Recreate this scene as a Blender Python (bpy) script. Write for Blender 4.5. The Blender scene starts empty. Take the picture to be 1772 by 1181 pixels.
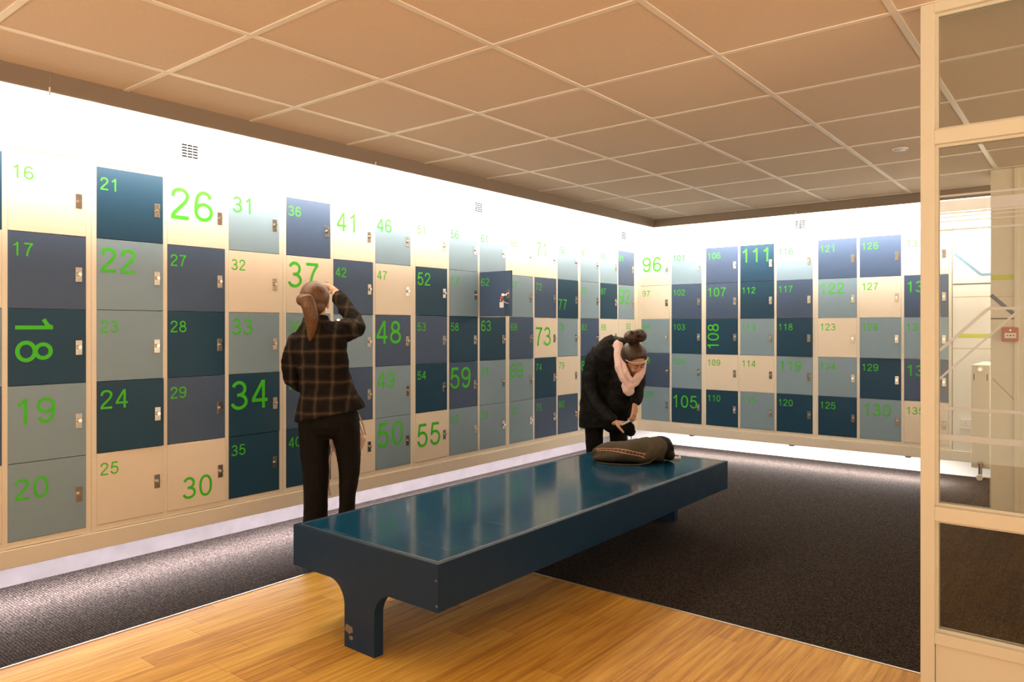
import bpy, bmesh, math, random
from mathutils import Vector, Matrix
random.seed(4)
C = bpy.context.scene.collection
SC = bpy.context.scene
PI = math.pi
YAW = 0.6743                      # camera heading, left of the long wall direction
H = 1.4

# ------------------------------------------------------------------ camera
cam = bpy.data.objects.new('camera', bpy.data.cameras.new('camera'))
C.objects.link(cam)
cam.data.sensor_width = 36
cam.data.lens = 36 * 1271.9 / 1772
cam.data.shift_y = -0.01304
cam.data.clip_start = 0.05
cam.location = (0, 0, H)
cam.rotation_euler = (PI / 2, 0, YAW)
SC.camera = cam

# ------------------------------------------------------------------ world, lamps, exposure
SC.view_settings.view_transform = 'Standard'
SC.view_settings.look = 'None'
SC.view_settings.gamma = 1
SC.view_settings.use_curve_mapping = False
SC.view_settings.exposure = 0.0
world = bpy.data.worlds.new('world')
SC.world = world
world.use_nodes = True
wn_ = world.node_tree                       # warm fill for the unseen hall, graded stronger from below to brighten the ceiling
bg_ = wn_.nodes['Background']
tc_ = wn_.nodes.new('ShaderNodeTexCoord')
sp_ = wn_.nodes.new('ShaderNodeSeparateXYZ')
mr_ = wn_.nodes.new('ShaderNodeMapRange')
mr_.inputs['From Min'].default_value = -0.25
mr_.inputs['From Max'].default_value = 0.25
mr_.inputs['To Min'].default_value = 3.55
mr_.inputs['To Max'].default_value = 1.15
wn_.links.new(tc_.outputs['Generated'], sp_.inputs[0])
wn_.links.new(sp_.outputs['Z'], mr_.inputs['Value'])
wn_.links.new(mr_.outputs['Result'], bg_.inputs['Strength'])
bg_.inputs['Color'].default_value = (1.0, 0.775, 0.53, 1)


def strip_lamp(name, loc, rot, size, watts, col):
    l = bpy.data.lights.new(name, 'AREA')
    l.shape = 'RECTANGLE'
    l.size, l.size_y = size
    l.energy = watts
    l.color = col
    o = bpy.data.objects.new(name, l)
    o.location = loc
    o.rotation_euler = rot
    C.objects.link(o)
    return o


WARM = (1.0, 0.90, 0.78)
# cove tubes behind the fascia of the dropped ceiling, washing the walls
strip_lamp('cove_tube_left', (-3.62, 3.3, 2.48), (0, math.radians(122), 0), (0.07, 8.6), 250, WARM)
strip_lamp('cove_tube_back', (-0.9, 6.81, 2.48), (math.radians(122), 0, 0), (5.2, 0.07), 185, (1.0, 0.92, 0.84))
# tubes under the locker plinth
strip_lamp('plinth_tube_left', (-4.27, 3.6, 0.225), (0, math.radians(4), 0), (0.05, 7.6), 190, (1.0, 0.92, 0.96))
strip_lamp('plinth_tube_back', (-2.6, 7.6, 0.225), (0, 0, 0), (3.1, 0.05), 85, (1.0, 0.94, 0.92))


# ------------------------------------------------------------------ helpers
def tag(o, label=None, cat=None, group=None, kind=None):
    if label: o['label'] = label
    if cat: o['category'] = cat
    if group: o['group'] = group
    if kind: o['kind'] = kind
    return o


def empty(name, loc, rz=0, label=None, cat=None, group=None):
    o = bpy.data.objects.new(name, None)
    o.empty_display_size = 0.1
    o.location = loc
    o.rotation_euler = (0, 0, rz)
    C.objects.link(o)
    return tag(o, label, cat, group)


def link(name, me, mat=None, parent=None, loc=None):
    if mat is not None and not me.materials:
        me.materials.append(mat)
    o = bpy.data.objects.new(name, me)
    C.objects.link(o)
    if parent is not None: o.parent = parent
    if loc is not None: o.location = loc
    return o


def mesh_of(name, bm, smooth=False):
    me = bpy.data.meshes.new(name)
    bmesh.ops.recalc_face_normals(bm, faces=bm.faces)
    bm.to_mesh(me)
    bm.free()
    if smooth:
        for p in me.polygons: p.use_smooth = True
    return me


def obj(name, bm, mat, parent=None, loc=None, smooth=False):
    return link(name, mesh_of(name, bm, smooth), mat, parent, loc)


def box(bm, x0, x1, y0, y1, z0, z1, bev=0):
    m = Matrix.Translation(((x0 + x1) / 2, (y0 + y1) / 2, (z0 + z1) / 2)) @ Matrix.Diagonal((abs(x1 - x0), abs(y1 - y0), abs(z1 - z0), 1))
    r = bmesh.ops.create_cube(bm, size=1, matrix=m)
    if bev:
        es = list({e for v in r['verts'] for e in v.link_edges})
        bmesh.ops.bevel(bm, geom=es, offset=bev, segments=2, affect='EDGES', profile=0.5)
    return bm


def newbox(*a, bev=0):
    return box(bmesh.new(), *a, bev=bev)


def cyl(bm, c, axis, r, h, seg=16, r2=None):
    q = Vector((0, 0, 1)).rotation_difference(Vector(axis).normalized()).to_matrix().to_4x4()
    bmesh.ops.create_cone(bm, cap_ends=True, segments=seg, radius1=r, radius2=r if r2 is None else r2, depth=h,
                          matrix=Matrix.Translation(c) @ q)
    return bm


def structure(name, bm, mat, **k):
    o = obj(name, bm, mat, **k)
    o['kind'] = 'structure'
    return o


def loft(bm, secs, seg=16, hint=(1, 0, 0), caps=True):
    """smooth tube through elliptical sections (x, y, z, radius along hint, radius across)"""
    pts = [Vector(s[:3]) for s in secs]
    n = len(pts)
    rings = []
    frames = []
    for i in range(n):
        t = (pts[min(i + 1, n - 1)] - pts[max(i - 1, 0)])
        if len(secs[i]) > 5: t = Vector(secs[i][5])
        t.normalize()
        h = Vector(hint)
        h = h - h.dot(t) * t
        if h.length < 1e-4: h = t.orthogonal()
        h.normalize()
        frames.append((t, h, t.cross(h)))
    allsec = []
    if caps:
        t, h, b = frames[0]; ra, rb = secs[0][3:5]; r = min(ra, rb)
        allsec += [(pts[0] - t * r * .62, h, b, ra * .5, rb * .5), (pts[0] - t * r * .36, h, b, ra * .83, rb * .83)]
    for i in range(n):
        t, h, b = frames[i]
        allsec.append((pts[i], h, b, secs[i][3], secs[i][4]))
    if caps:
        t, h, b = frames[-1]; ra, rb = secs[-1][3:5]; r = min(ra, rb)
        allsec += [(pts[-1] + t * r * .36, h, b, ra * .83, rb * .83), (pts[-1] + t * r * .62, h, b, ra * .5, rb * .5)]
    for (p, h, b, ra, rb) in allsec:
        rings.append([bm.verts.new(p + h * ra * math.cos(2 * PI * k / seg) + b * rb * math.sin(2 * PI * k / seg)) for k in range(seg)])
    for i in range(len(rings) - 1):
        for k in range(seg):
            bm.faces.new((rings[i][k], rings[i][(k + 1) % seg], rings[i + 1][(k + 1) % seg], rings[i + 1][k]))
    bm.faces.new(rings[0][::-1])
    bm.faces.new(rings[-1])
    return bm


def tube(bm, pts, r, seg=8):
    return loft(bm, [(*p, r, r) for p in pts], seg, hint=(0.3, 0.5, 0.8))


def ell(bm, c, r, rot=None, u=20, v=14):
    m = Matrix.Translation(c) @ (rot.to_4x4() if rot else Matrix.Identity(4)) @ Matrix.Diagonal((*r, 1))
    bmesh.ops.create_uvsphere(bm, u_segments=u, v_segments=v, radius=1, matrix=m)
    return bm


def fuse(name, bm, mat, parent, voxel, smooth=6, noise=0, nscale=0.08):
    """join every closed shell in bm into one continuous surface"""
    me = mesh_of('tmp', bm)
    o = bpy.data.objects.new('tmp', me)
    C.objects.link(o)
    m = o.modifiers.new('r', 'REMESH'); m.mode = 'VOXEL'; m.voxel_size = voxel; m.use_smooth_shade = True
    if smooth:
        m = o.modifiers.new('s', 'SMOOTH'); m.factor = 0.5; m.iterations = smooth
    if noise:
        t = bpy.data.textures.new('folds', 'CLOUDS'); t.noise_scale = nscale
        m = o.modifiers.new('d', 'DISPLACE'); m.texture = t; m.strength = noise; m.mid_level = 0.5
        m.texture_coords = 'LOCAL'
    dg = bpy.context.evaluated_depsgraph_get()
    dg.update()
    out = bpy.data.meshes.new_from_object(o.evaluated_get(dg))
    out.name = name
    bpy.data.objects.remove(o)
    bpy.data.meshes.remove(me)
    for p in out.polygons: p.use_smooth = True
    out.materials.clear()
    return link(name, out, mat, parent)


# ------------------------------------------------------------------ materials
def nm(name):
    m = bpy.data.materials.new(name)
    m.use_nodes = True
    nt = m.node_tree
    return m, nt, nt.nodes['Principled BSDF']


def N(nt, t, **k):
    n = nt.nodes.new(t)
    for a, v in k.items():
        if a.startswith('i_'):
            n.inputs[int(a[2:]) if a[2:].isdigit() else a[2:]].default_value = v
        else:
            setattr(n, a, v)
    return n


def flat(name, col, rough=0.5, metal=0, spec=0.5, var=0.06, scale=14, bump=0.0, bscale=200, coat=0):
    """plain paint or fabric with a little tone variation and grain"""
    m, nt, b = nm(name)
    b.inputs['Roughness'].default_value = rough
    b.inputs['Metallic'].default_value = metal
    b.inputs['Specular IOR Level'].default_value = spec
    b.inputs['Coat Weight'].default_value = coat
    tc = N(nt, 'ShaderNodeTexCoord')
    nz = N(nt, 'ShaderNodeTexNoise', i_Scale=scale, i_Detail=3)
    nt.links.new(tc.outputs['Object'], nz.inputs['Vector'])
    mx = N(nt, 'ShaderNodeMix', data_type='RGBA')
    mx.inputs['A'].default_value = tuple(c * (1 - var) for c in col) + (1,)
    mx.inputs['B'].default_value = tuple(min(1, c * (1 + var)) for c in col) + (1,)
    nt.links.new(nz.outputs['Fac'], mx.inputs['Factor'])
    nt.links.new(mx.outputs['Result'], b.inputs['Base Color'])
    if bump:
        n2 = N(nt, 'ShaderNodeTexNoise', i_Scale=bscale, i_Detail=2)
        nt.links.new(tc.outputs['Object'], n2.inputs['Vector'])
        bp = N(nt, 'ShaderNodeBump', i_Strength=bump, i_Distance=0.002)
        nt.links.new(n2.outputs['Fac'], bp.inputs['Height'])
        nt.links.new(bp.outputs['Normal'], b.inputs['Normal'])
    return m


def ramp(nt, stops):
    r = N(nt, 'ShaderNodeValToRGB')
    while len(r.color_ramp.elements) < len(stops): r.color_ramp.elements.new(0.5)
    for e, (p, c) in zip(r.color_ramp.elements, stops):
        e.position = p
        e.color = (*c, 1)
    return r


def math_node(nt, op, a, b=None):
    n = N(nt, 'ShaderNodeMath', operation=op)
    for i, v in enumerate((a, b)):
        if v is None: continue
        if isinstance(v, (int, float)): n.inputs[i].default_value = v
        else: nt.links.new(v, n.inputs[i])
    return n.outputs[0]


M = {}
M['wall'] = flat('white_wall_paint', (0.84, 0.82, 0.78), 0.8, var=0.02)
M['cream'] = flat('cream_powder_coat', (0.80, 0.72, 0.60), 0.45, var=0.02)
M['D_W'] = flat('cream_door_paint', (0.80, 0.70, 0.58), 0.4, var=0.02)
M['D_G'] = flat('pale_grey_blue_door_paint', (0.235, 0.335, 0.415), 0.4, spec=0.35, var=0.03)
M['D_B'] = flat('slate_blue_door_paint', (0.064, 0.102, 0.185), 0.4, spec=0.3, var=0.04)
M['D_T'] = flat('dark_teal_door_paint', (0.014, 0.058, 0.110), 0.4, spec=0.3, var=0.05)
M['green'] = flat('green_vinyl', (0.050, 0.54, 0.010), 0.5, var=0.02)
M['steel'] = flat('brushed_steel', (0.50, 0.46, 0.42), 0.24, 1.0, var=0.25, scale=40)
M['chrome'] = flat('polished_chrome', (0.8, 0.78, 0.76), 0.12, 1.0, var=0.02)
M['dark'] = flat('black_keyway', (0.006, 0.0055, 0.005), 0.6, spec=0.1)
M['frame'] = flat('cream_gloss_paint', (0.76, 0.72, 0.60), 0.4, var=0.02)
M['white'] = flat('white_plastic', (0.82, 0.80, 0.76), 0.4, var=0.02)
M['red'] = flat('red_plastic', (0.50, 0.075, 0.03), 0.4, var=0.04)
M['bead'] = flat('white_glazing_bead', (0.72, 0.68, 0.58), 0.5)
M['black_cloth'] = flat('black_padded_cloth', (0.0045, 0.004, 0.004), 0.7, spec=0.2, var=0.3, bump=0.2, bscale=300)
M['trouser'] = flat('black_trouser_cloth', (0.0065, 0.005, 0.004), 0.75, spec=0.15, var=0.3, bump=0.2, bscale=500)
M['shoe'] = flat('black_leather', (0.012, 0.011, 0.01), 0.4)
M['skin'] = flat('skin', (0.60, 0.33, 0.22), 0.5, var=0.06, scale=20)
M['scarf'] = flat('pale_pink_knit', (0.82, 0.58, 0.55), 0.9, spec=0.1, var=0.06, bump=0.5, bscale=260)
M['pink'] = flat('pale_pink_cloth', (0.66, 0.43, 0.34), 0.8, var=0.12, bump=0.3, bscale=90)
M['metal_trim'] = flat('pale_metal_trim', (0.62, 0.58, 0.52), 0.35, 0.8)
M['silver'] = flat('silver_plastic', (0.62, 0.60, 0.58), 0.35, 0.4)
M['lens'] = flat('dark_screen', (0.03, 0.03, 0.03), 0.2)


def hair_mat(name, a, b_):
    m, nt, b = nm(name)
    b.inputs['Roughness'].default_value = 0.42
    tc = N(nt, 'ShaderNodeTexCoord')
    mp = N(nt, 'ShaderNodeMapping')
    mp.inputs['Scale'].default_value = (150, 150, 10)
    nt.links.new(tc.outputs['Object'], mp.inputs['Vector'])
    nz = N(nt, 'ShaderNodeTexNoise', i_Scale=1.6, i_Detail=4)
    nt.links.new(mp.outputs['Vector'], nz.inputs['Vector'])
    r = ramp(nt, [(0.3, a), (0.7, b_)])
    nt.links.new(nz.outputs['Fac'], r.inputs['Fac'])
    nt.links.new(r.outputs['Color'], b.inputs['Base Color'])
    bp = N(nt, 'ShaderNodeBump', i_Strength=0.5, i_Distance=0.004)
    nt.links.new(nz.outputs['Fac'], bp.inputs['Height'])
    nt.links.new(bp.outputs['Normal'], b.inputs['Normal'])
    return m


M['hair_light'] = hair_mat('light_brown_hair', (0.040, 0.017, 0.006), (0.20, 0.085, 0.028))
M['hair_dark'] = hair_mat('dark_brown_hair', (0.012, 0.0055, 0.003), (0.080, 0.036, 0.014))


def carpet_mat():
    m, nt, b = nm('dark_ribbed_carpet')
    b.inputs['Roughness'].default_value = 1.9
    b.inputs['Specular IOR Level'].default_value = 0.1
    tc = N(nt, 'ShaderNodeTexCoord')
    mp = N(nt, 'ShaderNodeMapping')
    mp.inputs['Rotation'].default_value = (0, 0, 0.0)
    nt.links.new(tc.outputs['Object'], mp.inputs['Vector'])
    vor = N(nt, 'ShaderNodeTexVoronoi', i_Scale=230)
    nt.links.new(mp.outputs['Vector'], vor.inputs['Vector'])
    w = N(nt, 'ShaderNodeTexWave', i_Scale=22, i_Distortion=0.8)
    w.bands_direction = 'Y'
    nt.links.new(mp.outputs['Vector'], w.inputs['Vector'])
    sep = N(nt, 'ShaderNodeSeparateColor')
    nt.links.new(vor.outputs['Color'], sep.inputs['Color'])
    f = math_node(nt, 'ADD', math_node(nt, 'MULTIPLY', sep.outputs[0], 0.75), math_node(nt, 'MULTIPLY', w.outputs['Fac'], 0.25))
    r = ramp(nt, [(0.1, (0.008, 0.0055, 0.0045)), (0.55, (0.028, 0.021, 0.0175)), (0.95, (0.115, 0.095, 0.085))])
    nt.links.new(f, r.inputs['Fac'])
    nt.links.new(r.outputs['Color'], b.inputs['Base Color'])
    bp = N(nt, 'ShaderNodeBump', i_Strength=0.6, i_Distance=0.004)
    nt.links.new(f, bp.inputs['Height'])
    nt.links.new(bp.outputs['Normal'], b.inputs['Normal'])
    return m


def wood_mat():
    m, nt, b = nm('honey_plank_floor')
    b.inputs['Roughness'].default_value = 0.5
    b.inputs['Specular IOR Level'].default_value = 0.35
    tc = N(nt, 'ShaderNodeTexCoord')
    sx = N(nt, 'ShaderNodeSeparateXYZ')
    nt.links.new(tc.outputs['Object'], sx.inputs[0])
    u = math_node(nt, 'DIVIDE', math_node(nt, 'ADD', sx.outputs[0], 10.0 + 0.03), 0.1372)
    uid = math_node(nt, 'FLOOR', u)
    uf = math_node(nt, 'FRACT', u)
    wn = N(nt, 'ShaderNodeTexWhiteNoise', noise_dimensions='1D')
    nt.links.new(uid, wn.inputs['W'])
    v = math_node(nt, 'DIVIDE', math_node(nt, 'ADD', sx.outputs[1], math_node(nt, 'MULTIPLY', wn.outputs['Value'], 5.0)), 0.92)
    vid = math_node(nt, 'FLOOR', v)
    vf = math_node(nt, 'FRACT', v)
    wn2 = N(nt, 'ShaderNodeTexWhiteNoise', noise_dimensions='2D')
    cv = N(nt, 'ShaderNodeCombineXYZ')
    nt.links.new(uid, cv.inputs[0]); nt.links.new(vid, cv.inputs[1])
    nt.links.new(cv.outputs[0], wn2.inputs['Vector'])
    mp = N(nt, 'ShaderNodeMapping')
    mp.inputs['Scale'].default_value = (46, 1.9, 1)
    nt.links.new(tc.outputs['Object'], mp.inputs['Vector'])
    nz = N(nt, 'ShaderNodeTexNoise', i_Scale=1.0, i_Detail=5, i_Roughness=0.65)
    nt.links.new(mp.outputs['Vector'], nz.inputs['Vector'])
    nz2 = N(nt, 'ShaderNodeTexNoise', i_Scale=3.5, i_Detail=3)
    mp2 = N(nt, 'ShaderNodeMapping')
    mp2.inputs['Scale'].default_value = (3, 0.5, 1)
    nt.links.new(tc.outputs['Object'], mp2.inputs['Vector'])
    nt.links.new(mp2.outputs['Vector'], nz2.inputs['Vector'])
    f = math_node(nt, 'ADD', math_node(nt, 'MULTIPLY', nz.outputs['Fac'], 0.75),
                  math_node(nt, 'ADD', math_node(nt, 'MULTIPLY', wn2.outputs['Value'], 0.16), math_node(nt, 'MULTIPLY', nz2.outputs['Fac'], 0.2)))
    r = ramp(nt, [(0.34, (0.34, 0.13, 0.012)), (0.54, (0.66, 0.34, 0.042)), (0.74, (0.88, 0.55, 0.11))])
    nt.links.new(f, r.inputs['Fac'])
    gap = math_node(nt, 'MAXIMUM', math_node(nt, 'LESS_THAN', uf, 0.014), math_node(nt, 'LESS_THAN', vf, 0.0022))
    mx = N(nt, 'ShaderNodeMix', data_type='RGBA')
    nt.links.new(math_node(nt, 'MULTIPLY', gap, 0.6), mx.inputs['Factor'])
    nt.links.new(r.outputs['Color'], mx.inputs['A'])
    mx.inputs['B'].default_value = (0.12, 0.05, 0.015, 1)
    nt.links.new(mx.outputs['Result'], b.inputs['Base Color'])
    bp = N(nt, 'ShaderNodeBump', i_Strength=0.25, i_Distance=0.001)
    nt.links.new(math_node(nt, 'SUBTRACT', nz.outputs['Fac'], math_node(nt, 'MULTIPLY', gap, 1.0)), bp.inputs['Height'])
    nt.links.new(bp.outputs['Normal'], b.inputs['Normal'])
    return m


def bench_mat(name, rough, col, scratch):
    m, nt, b = nm(name)
    b.inputs['Specular IOR Level'].default_value = 0.9 if scratch else 0.3
    tc = N(nt, 'ShaderNodeTexCoord')
    nz = N(nt, 'ShaderNodeTexNoise', i_Scale=9, i_Detail=5)
    nt.links.new(tc.outputs['Object'], nz.inputs['Vector'])
    r = N(nt, 'ShaderNodeMapRange')
    r.inputs['To Min'].default_value = rough * 0.75
    r.inputs['To Max'].default_value = rough * 1.3
    nt.links.new(nz.outputs['Fac'], r.inputs['Value'])
    nt.links.new(r.outputs['Result'], b.inputs['Roughness'])
    last = None
    if scratch:
        fac = None
        for k, (ang, sc) in enumerate(((0.5, 1.0), (-0.9, 1.4), (1.3, 0.8))):
            mp = N(nt, 'ShaderNodeMapping')
            mp.inputs['Rotation'].default_value = (0, 0, ang)
            mp.inputs['Scale'].default_value = (2.2 * sc, 90 * sc, 1)
            nt.links.new(tc.outputs['Object'], mp.inputs['Vector'])
            n2 = N(nt, 'ShaderNodeTexNoise', i_Scale=1.0, i_Detail=1)
            nt.links.new(mp.outputs['Vector'], n2.inputs['Vector'])
            q = math_node(nt, 'GREATER_THAN', n2.outputs['Fac'], 0.735)
            fac = q if fac is None else math_node(nt, 'MAXIMUM', fac, q)
        last = math_node(nt, 'MULTIPLY', fac, 0.22)
    else:                                     # chipped paint low on the leg and on the corner
        fac = None
        for (p, rad) in (((-0.07, 0, 0.085), 0.026), ((-0.055, 0, 0.05), 0.014), ((0.462, 0, 0.41), 0.006), ((0.465, 0, 0.31), 0.006)):
            mp = N(nt, 'ShaderNodeVectorMath', operation='SUBTRACT')
            nt.links.new(tc.outputs['Object'], mp.inputs[0])
            mp.inputs[1].default_value = p
            l = N(nt, 'ShaderNodeVectorMath', operation='MULTIPLY')
            l.inputs[1].default_value = (1, 0.2, 1.5)
            nt.links.new(mp.outputs[0], l.inputs[0])
            le = N(nt, 'ShaderNodeVectorMath', operation='LENGTH')
            nt.links.new(l.outputs[0], le.inputs[0])
            n3 = N(nt, 'ShaderNodeTexNoise', i_Scale=55)
            nt.links.new(tc.outputs['Object'], n3.inputs['Vector'])
            q = math_node(nt, 'LESS_THAN', math_node(nt, 'ADD', le.outputs['Value'], math_node(nt, 'MULTIPLY', math_node(nt, 'SUBTRACT', n3.outputs['Fac'], 0.5), rad * 1.8)), rad)
            fac = q if fac is None else math_node(nt, 'MAXIMUM', fac, q)
        last = math_node(nt, 'MULTIPLY', fac, 0.55)
    mx = N(nt, 'ShaderNodeMix', data_type='RGBA')
    nt.links.new(last, mx.inputs['Factor'])
    mx.inputs['A'].default_value = (*col, 1)
    mx.inputs['B'].default_value = (0.33, 0.36, 0.38, 1) if scratch else (0.36, 0.27, 0.18, 1)
    nt.links.new(mx.outputs['Result'], b.inputs['Base Color'])
    return m


def plaid_mat():
    m, nt, b = nm('dark_brown_plaid_wool')
    b.inputs['Roughness'].default_value = 0.9
    b.inputs['Specular IOR Level'].default_value = 0.1
    tc = N(nt, 'ShaderNodeTexCoord')
    sx = N(nt, 'ShaderNodeSeparateXYZ')
    nt.links.new(tc.outputs['Object'], sx.inputs[0])
    nz = N(nt, 'ShaderNodeTexNoise', i_Scale=7, i_Detail=2)
    nt.links.new(tc.outputs['Object'], nz.inputs['Vector'])
    wob = math_node(nt, 'MULTIPLY', math_node(nt, 'SUBTRACT', nz.outputs['Fac'], 0.5), 0.03)

    def bands(src, per, off, width):
        t = math_node(nt, 'FRACT', math_node(nt, 'DIVIDE', math_node(nt, 'ADD', math_node(nt, 'ADD', src, wob), off), per))
        d = math_node(nt, 'ABSOLUTE', math_node(nt, 'SUBTRACT', t, 0.5))
        mr = N(nt, 'ShaderNodeMapRange', interpolation_type='SMOOTHSTEP')
        mr.inputs['From Min'].default_value = width
        mr.inputs['From Max'].default_value = 0
        nt.links.new(d, mr.inputs['Value'])
        return mr.outputs['Result']
    a = bands(sx.outputs[0], 0.088, 5.02, 0.24)
    c = bands(sx.outputs[2], 0.088, 5.03, 0.24)
    f = math_node(nt, 'ADD', math_node(nt, 'MULTIPLY', math_node(nt, 'MAXIMUM', a, c), 0.62), math_node(nt, 'MULTIPLY', math_node(nt, 'MINIMUM', a, c), 0.22))
    r = ramp(nt, [(0.0, (0.010, 0.0075, 0.006)), (0.5, (0.027, 0.019, 0.013)), (1.0, (0.105, 0.073, 0.046))])
    nt.links.new(f, r.inputs['Fac'])
    nt.links.new(r.outputs['Color'], b.inputs['Base Color'])
    n2 = N(nt, 'ShaderNodeTexNoise', i_Scale=260)
    nt.links.new(tc.outputs['Object'], n2.inputs['Vector'])
    bp = N(nt, 'ShaderNodeBump', i_Strength=0.4, i_Distance=0.003)
    nt.links.new(n2.outputs['Fac'], bp.inputs['Height'])
    nt.links.new(bp.outputs['Normal'], b.inputs['Normal'])
    return m


def ribbon_mat():
    m, nt, b = nm('woven_ribbon')
    b.inputs['Roughness'].default_value = 0.85
    uv = N(nt, 'ShaderNodeUVMap')
    sx = N(nt, 'ShaderNodeSeparateXYZ')
    nt.links.new(uv.outputs[0], sx.inputs[0])
    t = math_node(nt, 'ABSOLUTE', math_node(nt, 'SUBTRACT', math_node(nt, 'FRACT', math_node(nt, 'MULTIPLY', sx.outputs[0], 14)), 0.5))
    s = math_node(nt, 'ABSOLUTE', math_node(nt, 'SUBTRACT', sx.outputs[1], 0.5))
    dia = math_node(nt, 'LESS_THAN', math_node(nt, 'ADD', math_node(nt, 'MULTIPLY', t, 0.75), s), 0.26)
    edge = math_node(nt, 'GREATER_THAN', s, 0.31)
    mx = N(nt, 'ShaderNodeMix', data_type='RGBA')
    nt.links.new(math_node(nt, 'MAXIMUM', edge, math_node(nt, 'MULTIPLY', dia, 0.3)), mx.inputs['Factor'])
    mx.inputs['A'].default_value = (0.07, 0.022, 0.014, 1)
    mx.inputs['B'].default_value = (0.62, 0.36, 0.25, 1)
    nt.links.new(mx.outputs['Result'], b.inputs['Base Color'])
    return m


def glass_mat():
    m, nt, b = nm('clear_window_glass')
    nt.nodes.remove(b)
    out = nt.nodes['Material Output']
    tr = N(nt, 'ShaderNodeBsdfTransparent')
    tr.inputs['Color'].default_value = (0.93, 0.94, 0.91, 1)
    gl = N(nt, 'ShaderNodeBsdfGlossy')
    gl.inputs['Roughness'].default_value = 0.02
    fr = N(nt, 'ShaderNodeFresnel', i_IOR=1.45)
    mx = N(nt, 'ShaderNodeMixShader')
    nt.links.new(fr.outputs[0], mx.inputs[0])
    nt.links.new(tr.outputs[0], mx.inputs[1])
    nt.links.new(gl.outputs[0], mx.inputs[2])
    nt.links.new(mx.outputs[0], out.inputs['Surface'])
    return m


def frost_mat():
    m, nt, b = nm('frosted_film')
    nt.nodes.remove(b)
    out = nt.nodes['Material Output']
    tr = N(nt, 'ShaderNodeBsdfTransparent')
    tr.inputs['Color'].default_value = (0.95, 0.95, 0.94, 1)
    df = N(nt, 'ShaderNodeBsdfDiffuse')
    df.inputs['Color'].default_value = (0.90, 0.93, 0.98, 1)
    tl = N(nt, 'ShaderNodeBsdfTranslucent')
    tl.inputs['Color'].default_value = (0.90, 0.93, 0.98, 1)
    m1 = N(nt, 'ShaderNodeMixShader'); m1.inputs[0].default_value = 0.5
    nt.links.new(df.outputs[0], m1.inputs[1]); nt.links.new(tl.outputs[0], m1.inputs[2])
    m2 = N(nt, 'ShaderNodeMixShader'); m2.inputs[0].default_value = 0.72
    nt.links.new(tr.outputs[0], m2.inputs[1]); nt.links.new(m1.outputs[0], m2.inputs[2])
    nt.links.new(m2.outputs[0], out.inputs['Surface'])
    return m


M['carpet'] = carpet_mat()
M['wood'] = wood_mat()
M['bench_top'] = bench_mat('blue_bench_laminate', 0.12, (0.006, 0.070, 0.150), True)
M['bench'] = bench_mat('blue_bench_paint', 0.42, (0.003, 0.026, 0.070), False)
M['plaid'] = plaid_mat()
M['ribbon'] = ribbon_mat()
M['glass'] = glass_mat()
M['frost'] = frost_mat()
M['tile'] = flat('mineral_ceiling_tile', (0.80, 0.67, 0.55), 0.95, var=0.05, scale=60, bump=0.35, bscale=140)
M['tbar'] = flat('ceiling_grid_metal', (0.92, 0.87, 0.81), 0.4, var=0.02)
M['fascia'] = flat('ceiling_fascia_paint', (0.27, 0.215, 0.175), 0.7, var=0.03)
M['skirt'] = flat('scuffed_skirting', (0.125, 0.112, 0.115), 0.5, var=0.28, scale=9)
M['bracket'] = flat('shaded_bracket_paint', (0.03, 0.024, 0.021), 0.8)  # bracket colour darkened to stand in for the shade beneath the plinth
M['canvas'] = flat('olive_canvas', (0.085, 0.070, 0.048), 0.9, spec=0.15, var=0.25, scale=16, bump=0.6, bscale=350)
M['column'] = flat('column_paint', (0.78, 0.73, 0.63), 0.6, var=0.03)
M['art_blue'] = flat('blue_stripe_paint', (0.16, 0.32, 0.45), 0.6)
M['art_navy'] = flat('navy_stripe_paint', (0.13, 0.15, 0.23), 0.6)
M['art_lime'] = flat('lime_stripe_paint', (0.62, 0.66, 0.06), 0.6)
M['art_brown'] = flat('brown_stripe_paint', (0.12, 0.075, 0.05), 0.6)
M['art_tan'] = flat('tan_stripe_paint', (0.62, 0.44, 0.28), 0.6)

# ------------------------------------------------------------------ setting
LW, BW = -4.62, 8.1              # wall planes
LF, BF = -4.1, 7.408             # locker fronts
CZ = 2.50                        # dropped ceiling
FX, FY = -3.525, 6.72            # its edges
WX, WY = -3.5, 3.335             # plank floor edges
structure('floor', newbox(LW - .1, 3.2, -3.2, BW + .1, -0.12, 0), M['carpet'])
structure('floor_planks', newbox(WX, 3.2, -3.2, WY, -0.05, 0.004), M['wood'])
structure('trim_1', box(newbox(WX - .010, WX, -3.2, WY + .010, -0.02, 0.007), WX, 3.2, WY, WY + .010, -0.02, 0.007), M['metal_trim'])
structure('wall_left', newbox(LW - .15, LW, -3.2, BW + .15, -0.1, 3.0), M['wall'])
structure('wall_back', newbox(LW, 3.2, BW, BW + .15, -0.1, 3.0), M['wall'])
structure('baseboard_left', newbox(LW, LW + .014, -3.2, BW, 0, 0.24), M['skirt'])
structure('baseboard_back', newbox(LW + .014, 3.2, BW - .014, BW, 0, 0.24), M['wall'])
structure('ceiling_slab', newbox(LW - .15, 3.2, -3.2, BW + .15, 3.0, 3.1), M['wall'])
ceiling = structure('ceiling', newbox(FX, 3.2, -3.2, FY, CZ, CZ + .03), M['tile'])
bm = bmesh.new()
g = 0.6439
x = -3.134
while x < 3.2:
    box(bm, x - .012, x + .012, -3.2, FY, CZ - .004, CZ + .001)
    x += g
y = 3.477 - 10 * g
while y < FY:
    if y > -3.2: box(bm, FX, 3.2, y - .012, y + .012, CZ - .0035, CZ + .001)
    y += g
obj('ceiling_grid', bm, M['tbar'], ceiling)
bm = bmesh.new()
box(bm, FX - .02, FX, -3.2, FY + .02, 2.418, 2.56)
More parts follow.
